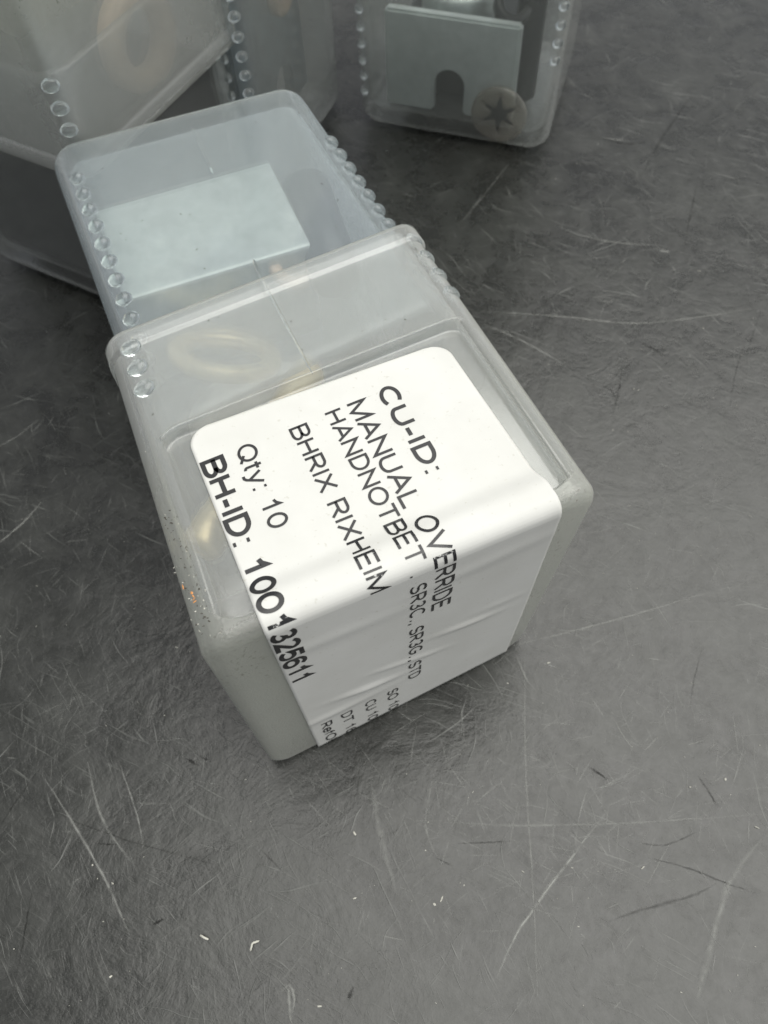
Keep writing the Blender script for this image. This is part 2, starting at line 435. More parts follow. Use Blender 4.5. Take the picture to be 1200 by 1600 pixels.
box = thing('parts_box', 'clear plastic box lying on its side with white printed label, in front of the others', 'plastic box', (-.3, 1.3, 0), 'telescopic plastic boxes')
bl = corner_pts(1.0, TRA, ['T'], [.26+.0865*i for i in range(12)])
br = corner_pts(1.0, TRA, ['rr'], [.43+.0865*i for i in range(10)])
tube = make_tube(box, f_tube, bl+br, L=1.36)
sb = corner_pts(WS, TRA, ['T'], [SL-.07-.085*i for i in range(3)])+corner_pts(WS, TRA, ['rr'], [SL-.05-.085*i for i in range(4)])
sleeve = make_sleeve(box, f_sleeve, WS, beads=sb, fine=True, re=.042)

# --- label: follows the top, bends over the near edge and runs down the end face
RE = .042
def lab_pos(u, s, off):
    """u across (0..1), s = distance past the top near edge (negative on the top face)"""
    x = u*WS
    if s < -RE:
        a = -s; m_ = recess_mask(x, a, WS)
        y = WS - REC['d']*m_*smooth(a, .07, .15) + off; return f_sleeve(x, y, a)
    if s > RE:
        wr = 0
        t = s
        for cu, ct, ln, wd, an, h in ((.69, .55, .10, .016, .2, .012), (.37, .71, .10, .018, .25, .016), (.45, .62, .07, .014, .3, .007),
                                      (.56, .66, .08, .015, .3, .007), (.25, .80, .16, .022, .02, .010), (.80, .50, .08, .02, .1, .004), (.30, .20, .22, .03, .06, .006), (.7, .14, .2, .03, -.05, .006)):
            du, dt = u-cu, t-ct; c_, s_ = math.cos(an), math.sin(an)
            p, q_ = du*c_+dt*s_, -du*s_+dt*c_
            wr += .5*h*math.exp(-(p/ln)**2-(q_/wd)**2)
        return f_sleeve(x, WS-s*WS/H, -off-wr-.001)
    th = (s+RE)/(2*RE)*math.pi/2
    return f_sleeve(x, WS-RE+(RE+off)*math.cos(th), RE-(RE+off)*math.sin(th))
def shift(s): return .022*(s+.62)
def lab_bounds(s): return .132+shift(s), .870+shift(s)+.012*smooth(s, .0, 1)
s1 = H-.012
lab_bm = []; rad = .06
ns, nu = 150, 90
ss = sorted(set(np.round(list(np.linspace(-.668, s1, ns))+list(np.linspace(-.668, -.60, 16))+list(np.linspace(-RE-.02, RE+.02, 16)), 5)))
V = []; Fc = []
for s in ss:
    l, r = lab_bounds(s)
    d = s+.668                       # rounded top corners
    cut = (rad-math.sqrt(max(0, rad**2-(rad-d)**2))) if d < rad else 0
    for k in range(nu+1):
        f = k/nu; uu = l+cut+(r-l-2*cut)*f
        V.append(lab_pos(uu, s+.033*(f)*(1-smooth(s, -.668, -.2)), .004))
n1 = nu+1
for j in range(len(ss)-1):
    for k in range(nu): Fc.append((j*n1+k, j*n1+k+1, (j+1)*n1+k+1, (j+1)*n1+k))
label = mesh_obj('label', V, Fc, MP['paper'], box)
LAB_IN = label.data.polygons[nu*(ns//3)+nu//2].normal.z < 0
sm = label.modifiers.new('thickness', 'SOLIDIFY'); sm.thickness = .0035*S; sm.offset = 1 if LAB_IN else -1
label['label'] = 'white rounded adhesive label folded over the box edge'

# --- lettering: a plain grotesque drawn with strokes (cap height 1)
def arc(cx, cy_, rx, ry, a0, a1, n=12):
    return [(cx+rx*math.cos(math.radians(a0+(a1-a0)*i/n)), cy_+ry*math.sin(math.radians(a0+(a1-a0)*i/n))) for i in range(n+1)]
GL = {
 'C': (.74, [arc(.40, .5, .34, .5, 48, 312, 26)]), 'U': (.72, [[(.07, 1), (.07, .36)]+arc(.36, .33, .29, .33, 180, 360, 18)+[(.65, 1)]]),
 '-': (.34, [[(.03, .36), (.31, .36)]]), 'I': (.20, [[(.10, 0), (.10, 1)]]),
 'D': (.74, [[(.08, .5), (.08, 0), (.30, 0)]+arc(.30, .5, .36, .5, -90, 90, 20)+[(.08, 1), (.08, .5)]]),
 ':': (.24, [[(.12, .0-.06), (.12, .08)], [(.12, .60), (.12, .74)]]), '.': (.24, [[(.12, -.06), (.12, .08)]]), ',': (.24, [[(.13, .08), (.13, -.06), (.08, -.17)]]),
 'M': (.88, [[(.07, 0), (.07, 1), (.44, .02), (.81, 1), (.81, 0)]]), 'A': (.76, [[(.02, 0), (.38, 1), (.74, 0)], [(.14, .33), (.62, .33)]]),
 'N': (.76, [[(.07, 0), (.07, 1), (.69, 0), (.69, 1)]]), 'L': (.58, [[(.08, 1), (.08, 0), (.56, 0)]]),
 'O': (.82, [arc(.41, .5, .36, .5, 90, 450, 32)]), '0': (.62, [arc(.31, .5, .26, .5, 90, 450, 30)]),
 'Q': (.82, [arc(.41, .5, .36, .5, 90, 450, 32), [(.48, .22), (.80, -.08)]]),
 'V': (.72, [[(.02, 1), (.36, 0), (.70, 1)]]), 'E': (.66, [[(.62, 0), (.08, 0), (.08, 1), (.60, 1)], [(.08, .52), (.56, .52)]]),
 'R': (.72, [[(.08, 0), (.08, 1), (.40, 1)]+arc(.40, .74, .24, .26, 90, -90, 14)+[(.08, .48)], [(.38, .48), (.68, 0)]]),
 'B': (.70, [[(.08, .53), (.38, .53)]+arc(.38, .765, .22, .235, -90, 90, 12)+[(.08, 1), (.08, 0), (.40, 0)]+arc(.40, .265, .25, .265, -90, 90, 12)]),
 'P': (.68, [[(.08, 0), (.08, 1), (.38, 1)]+arc(.38, .73, .25, .27, 90, -90, 14)+[(.08, .46)]]),
 'H': (.74, [[(.08, 0), (.08, 1)], [(.66, 0), (.66, 1)], [(.08, .52), (.66, .52)]]), 'T': (.66, [[(.02, 1), (.64, 1)], [(.33, 1), (.33, 0)]]),
 'X': (.70, [[(.03, 0), (.66, 1)], [(.04, 1), (.67, 0)]]),
 'S': (.68, [arc(.34, .74, .25, .26, 25, 262, 18)+arc(.34, .25, .28, .25, 82, -158, 18)]),
 'G': (.80, [arc(.41, .5, .35, .5, 48, 330, 26)+[(.74, .26), (.74, .46), (.44, .46)]]),
 '3': (.62, [arc(.30, .75, .22, .25, 150, -75, 16)+arc(.30, .27, .26, .27, 75, -155, 18)]), '1': (.62, [[(.12, .74), (.26, .82), (.36, 1), (.36, 0)]]),
 '2': (.62, [arc(.31, .72, .24, .28, 160, -30, 16)+[(.06, 0), (.58, 0)]]), '5': (.62, [[(.54, 1), (.15, 1), (.09, .50)]+arc(.30, .31, .26, .31, 125, -155, 20)]),
 '6': (.62, [arc(.33, .62, .26, .38, 35, 180, 14)+arc(.31, .31, .25, .31, 180, 540, 26)]), '8': (.62, [arc(.31, .75, .21, .25, -90, 270, 22), arc(.31, .26, .26, .26, 90, 450, 24)]),
 't': (.36, [[(.17, .95), (.17, .15)]+arc(.27, .13, .10, .13, 180, 275, 6), [(.03, .70), (.33, .70)]]),
 'y': (.58, [[(.03, .72), (.29, .02)], [(.55, .72), (.25, -.16), (.17, -.26), (.05, -.26)]]),
 'e': (.58, [[(.06, .38), (.53, .38)]+arc(.295, .37, .24, .35, 0, 320, 22)]), 'f': (.34, [[(.15, 0), (.15, .78)]+arc(.27, .80, .12, .19, 180, 90, 8), [(.02, .70), (.31, .70)]]),
 ' ': (.34, []),
}
def lettering(txt, sa, sb_, u0, cap, bold=False, clip=None, wt=None):
    adv = .075; x = 0; st = []; hw = wt or (.118 if bold else .082)
    for ch in txt:
        w_, ps = GL[ch]
        for p in ps: st.append([(x+a, b) for a, b in p])
        x += w_+adv
    tot = x-adv; k = (sb_-sa)/tot; V = []; Fc = []; wr = []
    for si, p in enumerate(st):
        P = [np.array((sa+a*k, b*cap)) for a, b in p]          # real size, so the stroke keeps one weight
        closed = np.linalg.norm(P[0]-P[-1]) < 1e-6
        Q = [P[0]]
        for a, b in zip(P, P[1:]):                              # short pieces bend with the paper
            n = max(1, int(np.linalg.norm(b-a)/.012)); Q += [a+(b-a)*j/n for j in range(1, n+1)]
        n = len(Q); r = hw*cap; b0 = len(V); keep = True
        def push(c):
            s, h = float(c[0]), float(c[1]); V.append((s, h)); 
        for i in range(n):
            if closed: a = Q[i-1] if i else Q[-2]; b = Q[i+1] if i < n-1 else Q[1]
            else: a = Q[max(i-1, 0)]; b = Q[min(i+1, n-1)]
            d1 = Q[i]-a; d2 = b-Q[i]
            if np.linalg.norm(d1) < 1e-9: d1 = d2
            if np.linalg.norm(d2) < 1e-9: d2 = d1
            d1 = d1/np.linalg.norm(d1); d2 = d2/np.linalg.norm(d2); t = d1+d2; t /= max(np.linalg.norm(t), 1e-9)
            nn_ = np.array((-t[1], t[0])); ml = 1/max(.38, abs(np.dot(nn_, np.array((-d1[1], d1[0])))))
            c = Q[i]
            if not closed and i == 0: c = c-d2*0
            for sg in (1, -1): push(c+nn_*sg*r*ml)
        for i in range(n-1): Fc.append((b0+2*i, b0+2*i+1, b0+2*i+3, b0+2*i+2, si))
    W3 = []
    done = {}
    VV = []; FF = []
    for f in Fc:
        if clip is not None and max(V[j][0] for j in f[:4]) > clip: continue
        g = []
        for j in f[:4]:
            if j not in done:
                s, h = V[j]; done[j] = len(VV); VV.append(lab_pos(u0+shift(s)+h/1.05, s, .0052+.00012*(f[4] % 3))); wr.append(math.exp(-((s-.0)/.022)**2))
            g.append(done[j])
        FF.append(tuple(g))
    return mesh_obj('lettering', VV, FF, MP['ink'], label, smooth=False, attr={'wear': wr})
lettering('CU-ID:', -.560, -.240, .636, .047, True)
lettering('MANUAL OVERRIDE', -.553, .318, .544, .050)
lettering('HANDNOTBET .', -.553, .045, .481, .045)
lettering('SR3C., SR3G., STD', .095, .835, .481, .040)
lettering('BHRIX RIXHEIM', -.548, .042, .381, .046)
lettering('Qty: 10', -.553, -.265, .236, .047)
lettering('BH-ID: 1001325611', -.553, .405, .143, .054, True)
for txt, u0 in (('SO 108', .405), ('CU 108', .325), ('DT 16.', .240), ('RefOP', .168)):
    lettering(txt, .850, 1.12, u0, .036, clip=H-.014, wt=.09)

# --- mould seams, dirt and a paint chip on the box
def strip(pts, wdt, hgt=.004):
    V = []; Fc = []; n = len(pts)
    for i, p in enumerate(pts):
        a = pts[max(i-1, 0)]; b = pts[min(i+1, n-1)]; d = unit(b-a); sd_ = unit(np.cross(d, [0, 0, 1.]))
        w_ = wdt*(1 if 0 < i < n-1 else .2)
        V += [p-sd_*w_, p+np.array([0, 0, hgt]), p+sd_*w_]
    for i in range(n-1):
        a = 3*i; Fc += [(a, a+1, a+4, a+3), (a+1, a+2, a+5, a+4)]
    return V, Fc
def seam(pp, z, parent):
    P = [at(*pp[0], z)*(1-t)+at(*pp[-1], z)*t for t in np.linspace(0, 1, 12)]
    v, f = strip(P, .0045, .005); return mesh_obj('mould_seam', v, f, MP['bead'], parent)
seam([(300, 200), (333, 272)], 1.016, tube); seam([(396, 405), (408, 440)], 1.034, tube); seam([(403, 425), (489, 585)], H+.001, sleeve)

def specks(name, pts, mat, parent=None, size=(.004, .012), flat=.5):
    V = []; Fc = []
    for p in pts:
        r = RNG.uniform(*size); a = RNG.uniform(0, 6.28); st = RNG.uniform(1, 2.2); b = len(V); n = 5
        for k in range(n):
            th = 2*math.pi*k/n; rr = r*RNG.uniform(.6, 1.2); x, y = rr*math.cos(th)*st, rr*math.sin(th)/st
            V.append(np.array(p)+np.array([x*math.cos(a)-y*math.sin(a), x*math.sin(a)+y*math.cos(a), 0]))
        V.append(np.array(p)+np.array([0, 0, r*flat])); V.append(np.array(p)-np.array([0, 0, r*.1]))
        for k in range(n): Fc += [(b+k, b+(k+1) % n, b+n), (b+(k+1) % n, b+k, b+n+1)]
    o = mesh_obj(name, V, Fc, mat, parent, smooth=False); return o
P = []
for i in range(22):
    u, v = RNG.uniform(.06, .95), RNG.uniform(.62, .97); P.append(f_sleeve(u*WS, WS+.001, v*SL))
for i in range(60):
    P.append(f_sleeve(RNG.uniform(.015, .05)*WS, WS-.004, RNG.uniform(.03, .40)*SL))
o = specks('dirt_specks', P, MP['dirt'], sleeve, (.001, .003)); o['kind'] = 'stuff'
P = [f_sleeve(RNG.uniform(.005, .06)*WS, WS-.001, abs(RNG.normal(.12, .18))*SL) for i in range(26)]
o = specks('pale_grit', P, MP['dust'], sleeve, (.001, .0026)); o['kind'] = 'stuff'
P = [f_tube(RNG.uniform(.1, .95), 1.001, RNG.uniform(.15, .95)) for i in range(26)]
o = specks('dirt_specks', P, MP['dirt'], tube, (.0012, .004)); o['kind'] = 'stuff'
specks('paint_chip', [f_sleeve(.028*WS, WS-.002, a)+np.array([0, 0, .001]) for a in (.142, .150, .158, .168)]+[f_sleeve(.012*WS, WS-.012, .20)], MP['rust'], sleeve, (.003, .0065))

# --- things inside the front box
def plate(c, ex, ey, ez, w_, h, t, notch=None, corner=.02):
    """upright plate outline in ex,ey with optional U notch at the bottom, thickness t along ez"""
    pts = [(-w_/2, -h/2)]
    if notch:
        nx, nr, nh = notch
        pts += [(nx-nr, -h/2)]+[(nx-nr*math.cos(t_), -h/2+nh-nr+nr*math.sin(t_)) for t_ in np.linspace(0, math.pi, 13)]+[(nx+nr, -h/2)]
    pts += [(w_/2, -h/2), (w_/2, h/2), (-w_/2, h/2)]
    n = len(pts); bm = bmesh.new()
    fv = [bm.verts.new((x, y, -t/2)) for x, y in pts]; f = bm.faces.new(fv)
    r_ = bmesh.ops.extrude_face_region(bm, geom=[f]); vs = [g for g in r_['geom'] if isinstance(g, bmesh.types.BMVert)]
    bmesh.ops.translate(bm, vec=(0, 0, t), verts=vs)
    bmesh.ops.recalc_face_normals(bm, faces=bm.faces)
    bmesh.ops.bevel(bm, geom=[e for e in bm.edges if e.calc_face_angle(0) > .8], offset=min(.012, t*.2), segments=2, affect='EDGES')
    bm.verts.index_update()
    V = [np.array(c)+v.co.x*np.array(ex)+v.co.y*np.array(ey)+v.co.z*np.array(ez) for v in bm.verts]
    Fc = [tuple(v.index for v in f.verts) for f in bm.faces]; bm.free(); return V, Fc
def solid(name, vf, mat, label_, cat, loc, smooth=False, group=None):
    o = mesh_obj(name, vf[0], vf[1], mat, None, smooth, loc); tag(o, label_, cat, group); return o

zb = .93
A, B_, Cc, D_ = at(150, 330, zb), at(425, 250, zb), at(482, 385, zb), at(190, 470, zb)
ctr = (A+B_+Cc+D_)/4; ex = unit(B_-A+Cc-D_); ey = unit(D_-A+Cc-B_); ey = unit(ey-ex*np.dot(ex, ey))
wx = (np.linalg.norm(B_-A)+np.linalg.norm(Cc-D_))/2; wy = (np.linalg.norm(D_-A)+np.linalg.norm(Cc-B_))/2
solid('steel_block', box_mesh(ctr-np.array([0, 0, .21]), ex, ey, [0, 0, 1], wx/2, wy/2, .21, .012), MP['zinc'],
      'flat pale steel block inside the far half of the labelled front box', 'steel block', ctr-np.array([0, 0, .42]))
axs = unit(f_sleeve(.5, .5, .8)-f_sleeve(.5, .5, .2))
c = f_sleeve(.40, .45, .90)
solid('steel_cartridge', lathe(c, axs, [(.0005, -.26), (.22, -.26), (.24, -.24), (.24, -.02), (.20, 0), (.20, .06), (.26, .08), (.26, .22), (.24, .24), (.0005, .24)], 56), MP['dull'], 'bright steel cartridge under the sleeve lip of the front box', 'cartridge', c, True)
c = at(352, 556, .80)
solid('yellow_ring', lathe(c, [.25, .55, 1], ring_prof(.13, .19, .025), 56), MP['brass'], 'yellow plated ring lying above the steel cartridge inside the front box', 'ring', c, True)
c = at(322, 462, .74)
solid('block_shade_slab', box_mesh(c, ex, ey, [0, 0, 1], .23, .06, .10, .01), MP['bluesteel'], 'added dark slab standing in for the shaded near side of the pale block in the front box', 'block', c-np.array([0, 0, .1]))  # dark slab added to give the pale block's near side its shade
c = at(458, 412, .86)
solid('small_washer', lathe(c, [.3, -.3, .8], ring_prof(.05, .095, .02), 40), MP['tan'], 'small tan washer beside the corner of the pale steel block in the front box', 'washer', c, True)
p0, p1 = at(478, 292, .86), at(528, 440, .86); c = (p0+p1)/2
solid('black_plunger', lathe(c, p1-p0, cyl_prof(.09, np.linalg.norm(p1-p0)/2), 40), MP['black'], 'black cylinder along the right wall inside the front box', 'plunger', c, True)
p0, p1 = at(330, 830, .74), at(470, 600, .74); c = (p0+p1)/2
solid('yellow_bolt', lathe(c, p1-p0, [(.0005, -.38), (.05, -.38), (.065, -.36), (.065, -.26), (.06, -.25), (.06, .36), (.05, .38), (.0005, .38)], 36), MP['brass'],
      'yellow plated bolt hidden behind the white label of the front box', 'bolt', c, True)
c = f_sleeve(.5, .42, .5)
p0, p1 = f_sleeve(.055, WS-.095, .11), f_sleeve(.60, WS-.095, .11)
solid('edge_dark_filler', lathe((p0+p1)/2, p1-p0, cyl_prof(.055, np.linalg.norm(p1-p0)/2), 30), MP['black'], 'added black rod standing in for the dark refracted band along the near top edge of the front box', 'rod', (p0+p1)/2, True)  # added rod, gives the rounded edge its dark refracted band
solid('dark_cartridge', lathe(c, unit(f_sleeve(.5, .5, .8)-f_sleeve(.5, .5, .2)), cyl_prof(.22, .30), 44), MP['bluesteel'], 'dark steel cartridge deep under the label in the front box', 'cartridge', c, True)

# ================================================================== THE UPRIGHT BOXES
def frame(near, ang):
    e = np.array([math.cos(ang), math.sin(ang), 0]); n = np.array([-math.sin(ang), math.cos(ang), 0]); b = np.array([near[0], near[1], .004])
    return b, e, n
def upright(near, ang, lip, label_, beads, sb=(), quad=None, mat='tube_mid'):
    b, e, n = frame(near, ang); tp = 1.03
    def fn(x, y, a):
        g = 1+.02*a/1.0; cx = (x-.5)*g+.5; cy_ = (y-.5)*g+.5
        if quad: 
            p = bilerp(quad, cx, cy_); return np.array([p[0], p[1], .004+a])
        return b+cx*e+cy_*n+np.array([0, 0, a])
    t = thing('parts_box', label_, 'plastic box', fn(.5, .5, 0)*[1, 1, 0], 'telescopic plastic boxes')
    tb = make_tube(t, fn, beads, mat, L=lip+.36)
    top = lip+SL
    def fs(x, y, a):
        p = fn(.5+(x-WS/2), .5+(y-WS/2), 0); return np.array([p[0], p[1], top-a])
    def fs2(x, y, a):
        h = top-a; g = 1.015; p = fn(.5+(x-WS/2)*g, .5+(y-WS/2)*g, 0); return np.array([p[0], p[1], h])
    sl = make_sleeve(t, fs2, WS+.02, beads=sb)
    return t, fn, fs2, tb, sl
# right box
DQ = [np.array(v) for v in [(.014, 4.175, 0), (1.019, 3.781, 0), (1.345, 4.70, 0), (.36, 5.09, 0)]]
D, fD, fDs, _, _ = upright((.014, 4.175), 0, 1.06, 'clear plastic box standing upright at the top right with grey plate and star washer inside',
   corner_pts(1.0, TRA, ['ll'], [.20+.0865*i for i in range(9)])+corner_pts(1.0, TRA, ['rl'], [.52+.0865*i for i in range(6)]), quad=DQ)
# middle box
CB, fC, fCs, _, _ = upright((-.492, 3.521), math.radians(65), 1.20, 'clear plastic box standing upright in the middle, between the two other upright boxes',
   corner_pts(1.0, TRA, ['ll'], [.62+.0865*i for i in range(7)])+corner_pts(1.0, TRA, ['lr'], [.3+.0865*i for i in range(9)]))
# left box
BB, fB, fBs, _, bsl = upright((-1.075, 2.734), math.radians(59), .851, 'clear plastic box upright at top left, blurred tan ring inside',
   corner_pts(1.0, TRA, ['rl'], [.25+.0865*i for i in range(11)]), quad=None, mat='tube_shade',
   sb=corner_pts(WS+.02, TRA, ['ll'], [SL-.19-.085*i for i in range(3)])+corner_pts(WS+.02, TRA, ['rl'], [SL-.07-.085*i for i in range(4)]))

# --- inside the right box
ex = unit(DQ[1]-DQ[0]); nn = np.array([-ex[1], ex[0], 0]); p0 = DQ[0]+nn*.13
a_, b_ = at_plane(603, 10, p0, nn), at_plane(818, 36, p0, nn); lo_ = at_plane(700, 196, p0, nn)
hh = (a_[2]+b_[2])/2; wd = np.linalg.norm((b_-a_)[:2]); c = (a_+b_)/2; c[2] = (hh+.10)/2
nc_ = at_plane(702, 160, p0, nn); nx = np.dot(nc_-c, ex)
solid('steel_plate', plate(c, ex, [0, 0, 1], nn, wd, hh-.10, .06, (nx, .085, .24)), MP['pale_zinc'],
      'blue grey steel plate with a rounded notch standing inside the right box', 'steel plate', c*[1, 1, 0]+[0, 0, .1])
c2 = fD(.48, .46, .29)
solid('black_filler', box_mesh(c2, ex, nn, [0, 0, 1], .34, .22, .18, .03), MP['black'], 'added black backing that darkens the notch of the plate in the right box', 'block', c2*[1, 1, 0]+[0, 0, .11])  # added backing so the notch looks dark
c2 = at_plane(718, 2, p0+nn*.3, nn); c2[2] -= .06
solid('pale_cylinder', lathe(c2, [0, 0, 1], cyl_prof(.2, .16, .03), 48), MP['zinc'], 'pale round steel cylinder behind the plate in the right box', 'cylinder', c2, True)
c2 = at_plane(802, 8, p0+nn*.12, nn)
solid('dark_ring', lathe(c2, [.1, -.5, .8], ring_prof(.055, .10, .03), 40), MP['black'], 'dark ring at the top edge of the plate in the right box', 'ring', c2, True)
c2 = DQ[0]+ex*.86+nn*.32+np.array([0, 0, .55])
solid('black_plunger', lathe(c2, [0, 0, 1], cyl_prof(.075, .42), 36), MP['black'], 'tall black cylinder beside the plate in the right box', 'plunger', c2, True)
# star washer: dished ring with six inner prongs
pw = DQ[0]+nn*.07; c = at_plane(779, 180, pw, nn); n6 = 96; V = []; Fc = []
for k in range(n6):
    th = 2*math.pi*k/n6; ph = (th*6/(2*math.pi)) % 1; pr = smooth(abs(ph-.5), .18, .26)
    ri = .058+.058*(1-pr) if False else (.045+.062*max(0, 1-abs(ph-.5)/.30))
    d = ex*math.cos(th)+np.array([0, 0, 1])*math.sin(th)
    for r, h in ((.155, 0), (.145, .012), (.125, .014), (ri, -.004), (ri, -.012), (.125, .002), (.145, 0), (.155, -.012)):
        V.append(c+d*r-nn*h)
for k in range(n6):
    for j in range(8): Fc.append((k*8+j, k*8+(j+1) % 8, ((k+1) % n6)*8+(j+1) % 8, ((k+1) % n6)*8+j))
star = solid('star_washer', (V, Fc), MP['washer'], 'round star washer against the lower front corner of the right box', 'washer', c)

P = []
for k in range(12):
    th = math.pi*k/6; rr = .125 if k % 2 else .045
    P.append(c+(ex*math.cos(th)+np.array([0, 0, 1])*math.sin(th))*rr+nn*.014)
v = [c+nn*.010]+P+[c+nn*.022]; f = [(0, 1+k, 1+(k+1) % 12) for k in range(12)]+[(13, 1+(k+1) % 12, 1+k) for k in range(12)]
mesh_obj('star_hole_dark', v, f, MP['black'], star, False)  # black star added behind the hole to paint its darkness
# --- inside the middle box
ex = unit(fC(1, 0, 0)-fC(0, 0, 0)); nn = np.array([-ex[1], ex[0], 0]); p0 = fC(0, 0, 0)+nn*.14
c = fC(.52, .2, .55)
solid('steel_plate', plate(c, ex, [0, 0, 1], nn, .74, .82, .06, (.1, .085, .24)), MP['bluesteel'], 'dark blue grey steel plate inside the middle box', 'steel plate', c*[1, 1, 0]+[0, 0, .14])
c = at_plane(436, -8, fC(0, 0, 0)+nn*.09, nn)
solid('tan_ring', lathe(c, nn, ring_prof(.05, .09, .03), 40), MP['tan'], 'small tan ring cut by the top of the picture in the middle box', 'ring', c, True)
# --- inside the left box
ex = unit(fB(1, 0, 0)-fB(0, 0, 0)); nn = np.array([-ex[1], ex[0], 0])
c = at_plane(216, 60, fB(0, 0, 0)+nn*.16, nn)
solid('tan_ring', lathe(c, nn, ring_prof(.115, .205, .05, .02), 60), MP['tan'], 'large tan ring blurred behind the sleeve of the left box', 'ring', c, True)
c = fB(.5, .5, .47)
solid('black_filler', box_mesh(c, ex, nn, [0, 0, 1], .445, .445, .36, .05), MP['black'], 'black contents of the left box, enlarged to deepen the shade at its bottom', 'block', c*[1, 1, 0]+[0, 0, .12])  # dark contents, filled out so the shaded bottom goes black
c = fB(.5, .62, 1.15)
solid('steel_plate', plate(c, ex, [0, 0, 1], nn, .76, .66, .06), MP['zinc'], 'grey steel plate behind the tan ring in the left box', 'steel plate', c*[1, 1, 0]+[0, 0, .8])

# ================================================================== WEAR ON THE TABLE, DENTS AS PAINTED SHADE
def scratch_mesh(name, strokes, mat, z):
    V = []; Fc = []; A_ = []
    for pts, wd_, al in strokes:
        n = len(pts)
        if n < 2: continue
        b = len(V)
        for i, p in enumerate(pts):
            a = pts[max(i-1, 0)]; c_ = pts[min(i+1, n-1)]; d = c_-a; L_ = math.hypot(d[0], d[1]) or 1; sx, sy = -d[1]/L_, d[0]/L_
            t = i/(n-1); w_ = wd_*(.35+.65*math.sin(math.pi*t))*RNG.uniform(.7, 1.3); al_ = min(.95, al*.9)*math.sin(math.pi*min(1, max(.06, t*.94+.03)))**.5
            V += [(p[0]+sx*w_, p[1]+sy*w_, z), (p[0], p[1], z), (p[0]-sx*w_, p[1]-sy*w_, z)]; A_ += [0, al_, 0]
        for i in range(n-1): k = b+3*i; Fc += [(k, k+3, k+4, k+1), (k+1, k+4, k+5, k+2)]
    o = mesh_obj(name, V, Fc, mat, None, False, attr={'alpha': A_}); o['kind'] = 'stuff'; return o
def curve(px, n=22, jit=.0007):
    P_ = [at(*p) for p in px]; out = []
    m_ = len(P_)-1
    for i in range(n+1):
        t = i/n*m_; k = min(int(t), m_-1); f = t-k
        a = P_[max(k-1, 0)]; b = P_[k]; c_ = P_[k+1]; d = P_[min(k+2, m_)]
        p = .5*((2*b)+(c_-a)*f+(2*a-5*b+4*c_-d)*f*f+(3*b-a-3*c_+d)*f**3)
        out.append(p+np.array([RNG.normal(0, jit), RNG.normal(0, jit), 0]))
    return out
light = [([(750, 486), (880, 495), (1010, 505), (1180, 482)], .006, .55), ([(755, 506), (820, 535), (885, 572)], .006, .5),
 ([(945, 1272), (870, 1370), (810, 1455), (775, 1530)], .006, .75), ([(820, 985), (821, 1200), (832, 1380), (840, 1560)], .0045, .45),
 ([(1190, 1310), (1140, 1380), (1105, 1500), (1090, 1560)], .013, .4), ([(65, 1210), (120, 1295), (170, 1385), (203, 1462)], .006, .6),
 ([(137, 1190), (160, 1280), (208, 1350)], .006, .5), ([(188, 1195), (215, 1275), (224, 1325)], .0045, .7),
 ([(580, 1215), (592, 1290), (620, 1400)], .013, .35), ([(65, 785), (35, 818), (-5, 852)], .008, .5), ([(62, 654), (30, 680), (-5, 700)], .007, .35),
 ([(790, 1012), (900, 985), (1010, 955), (1110, 925)], .005, .5), ([(893, 365), (960, 379), (1035, 384)], .006, .5),
 ([(1030, 392), (1046, 394)], .008, .8), ([(715, 355), (760, 300), (800, 250)], .005, .35), ([(450, 1540), (455, 1600)], .007, .5),
 ([(438, 1550), (452, 1540), (460, 1560), (455, 1590)], .006, .5), ([(700, 1285), (820, 1290), (1000, 1285), (1190, 1272)], .005, .4),
 ([(310, 840), (250, 880), (190, 925)], .0, .3), ([(940, 215), (985, 222)], .006, .5), ([(680, 1200), (665, 1290), (690, 1350)], .005, .4),  # upper right stroke paints the glint on a table dent
 ([(1050, 1225), (1140, 1300), (1200, 1350)], .0, .3)]
dark = [([(920, 1198), (950, 1218)], .008, .8), ([(1010, 1340), (1070, 1355), (1130, 1378), (1180, 1396)], .006, .6), ([(1090, 1212), (1108, 1238), (1122, 1262)], .007, .7),
 ([(1078, 152), (1052, 190), (1035, 215), (1000, 278)], .014, .45), ([(1090, 282), (1080, 330), (1067, 398)], .007, .5), ([(972, 573), (967, 610), (956, 652)], .007, .7),
 ([(933, 214), (955, 221), (985, 225), (1010, 221)], .010, .8), ([(1003, 536), (1020, 545), (1037, 555)], .012, .85), ([(65, 1197), (30, 1245), (2, 1288)], .006, .7),  # opening pair paints the shade in the table dents
 ([(50, 1392), (38, 1460), (25, 1528)], .006, .6), ([(150, 1318), (185, 1320)], .005, .7), ([(405, 1325), (450, 1370)], .005, .4), ([(940, 602), (955, 610), (962, 625)], .007, .7),
 ([(310, 1180), (330, 1190)], .008, .6), ([(290, 1185), (310, 1196)], .009, .8), ([(240, 1445), (255, 1436)], .009, .8), ([(545, 1560), (552, 1542)], .012, .9),
 ([(1000, 1318), (1040, 1320), (1090, 1300)], .006, .5), ([(715, 1318), (800, 1315)], .005, .6), ([(890, 1270), (860, 1300)], .0, .5), ([(680, 1340), (705, 1352)], .005, .5),
 ([(950, 1440), (1010, 1420), (1080, 1400), (1120, 1380)], .010, .4), ([(898, 310), (905, 290), (896, 255), (893, 250)], .006, .35), ([(60, 1240), (100, 1275), (190, 1310), (260, 1330), (370, 1360)], .005, .45),
 ([(1170, 520), (1150, 580), (1140, 640)], .005, .5), ([(1190, 480), (1165, 560)], .004, .5), ([(1098, 1010), (1085, 1060), (1078, 1110)], .004, .5)]
LS = [(curve(p), w_, a) for p, w_, a in light if w_ > 0]
DS = [(curve(p), w_*.7, a*.85) for p, w_, a in dark if w_ > 0]
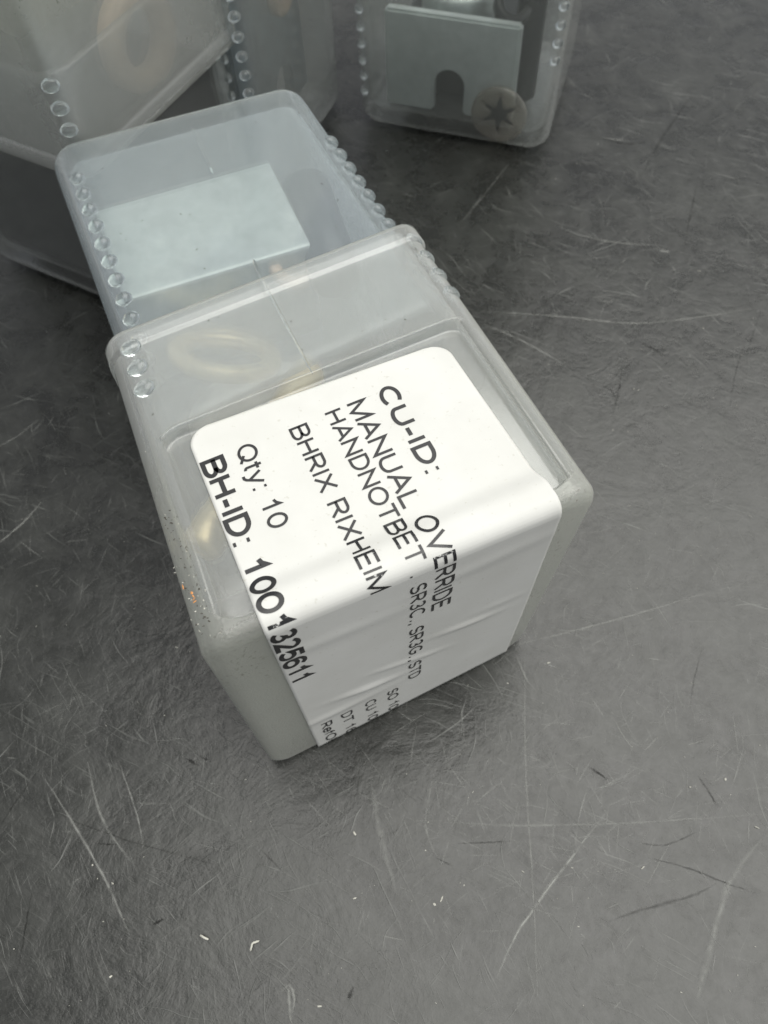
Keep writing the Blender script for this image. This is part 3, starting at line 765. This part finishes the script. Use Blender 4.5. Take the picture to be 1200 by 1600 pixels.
def wild(n, cx, cy_, sx, sy, lr, wr, ar, ang=None):
    out = []
    for i in range(n):
        p = at(RNG.normal(cx, sx), RNG.normal(cy_, sy)); a = RNG.uniform(0, math.pi) if ang is None else RNG.normal(ang, .45)
        L_ = RNG.uniform(*lr)*RNG.uniform(.5, 1.3); k = RNG.normal(0, .35); pts = []; x, y = p[0], p[1]; m_ = 7
        for j in range(m_):
            pts.append(np.array([x, y, 0])); x += math.cos(a)*L_/m_; y += math.sin(a)*L_/m_; a += k*L_/m_*2
        out.append((pts, RNG.uniform(*wr)*.75, RNG.uniform(*ar)))
    return out
LS += wild(330, 850, 1230, 210, 120, (.04, .20), (.0018, .0045), (.12, .5))
LS += wild(170, 300, 1180, 130, 90, (.03, .12), (.0015, .004), (.1, .45))
LS += wild(170, 600, 1350, 420, 160, (.03, .16), (.0015, .004), (.1, .4))
LS += wild(120, 1050, 850, 120, 260, (.04, .22), (.0018, .004), (.1, .4))
LS += wild(130, 1000, 350, 150, 200, (.05, .25), (.0025, .006), (.1, .35))
LS += wild(90, 90, 850, 90, 180, (.05, .2), (.002, .005), (.08, .35))
DS += wild(90, 900, 1250, 260, 150, (.03, .14), (.0012, .0028), (.05, .16))
DS += wild(110, 1050, 600, 120, 300, (.04, .2), (.0015, .004), (.05, .16))
DS += wild(110, 280, 1250, 200, 160, (.03, .14), (.0012, .003), (.05, .16))
scratch_mesh('pale_scratches_dent_glint', LS, MP['scr_l'], .0016); scratch_mesh('dark_scratches_dent_shade', DS, MP['scr_d'], .0010)
# dust grains and lint
P = []
for i in range(110):
    p = at(RNG.uniform(0, 1200), RNG.uniform(560, 1600)); P.append(p+np.array([0, 0, .002]))
for i in range(60):
    p = at(RNG.uniform(700, 1200), RNG.uniform(60, 900)); P.append(p+np.array([0, 0, .002]))
o = specks('dust_grains', P, MP['dust'], None, (.001, .0026)); o['kind'] = 'stuff'
P = [at(*p)+np.array([0, 0, .003]) for p in [(1092, 424), (1098, 513), (1078, 1230), (997, 610), (817, 1362), (276, 1012), (1004, 1356), (176, 1380), (145, 1352), (500, 1572), (990, 608), (679, 1413), (690, 1405), (1133, 1218), (1182, 1293), (173, 1526), (554, 1404), (857, 1036), (793, 1068)]]
o = specks('dust_crumbs', P, MP['dust'], None, (.003, .0055)); o['kind'] = 'stuff'
def lint(px, w_=.003):
    P_ = curve(px, 10, .0005)
    for i, p in enumerate(P_): p[2] = .006+.008*math.sin(math.pi*i/10)
    return strip(P_, w_, .003)
for px, lb in (([(392, 1486), (396, 1474), (406, 1470)], 'bent pale fibre lying on the table, lower middle of the picture'), ([(313, 1461), (327, 1468)], 'straight pale fibre lying on the table near the bent one, to its left'),
           ([(552, 1299), (556, 1306)], 'tiny pale fibre on the table below the shadow of the front box')):
    v, f = lint(px); o = mesh_obj('lint_fibre', v, f, MP['dust'], None, loc=v[1]); tag(o, lb, 'fibre')
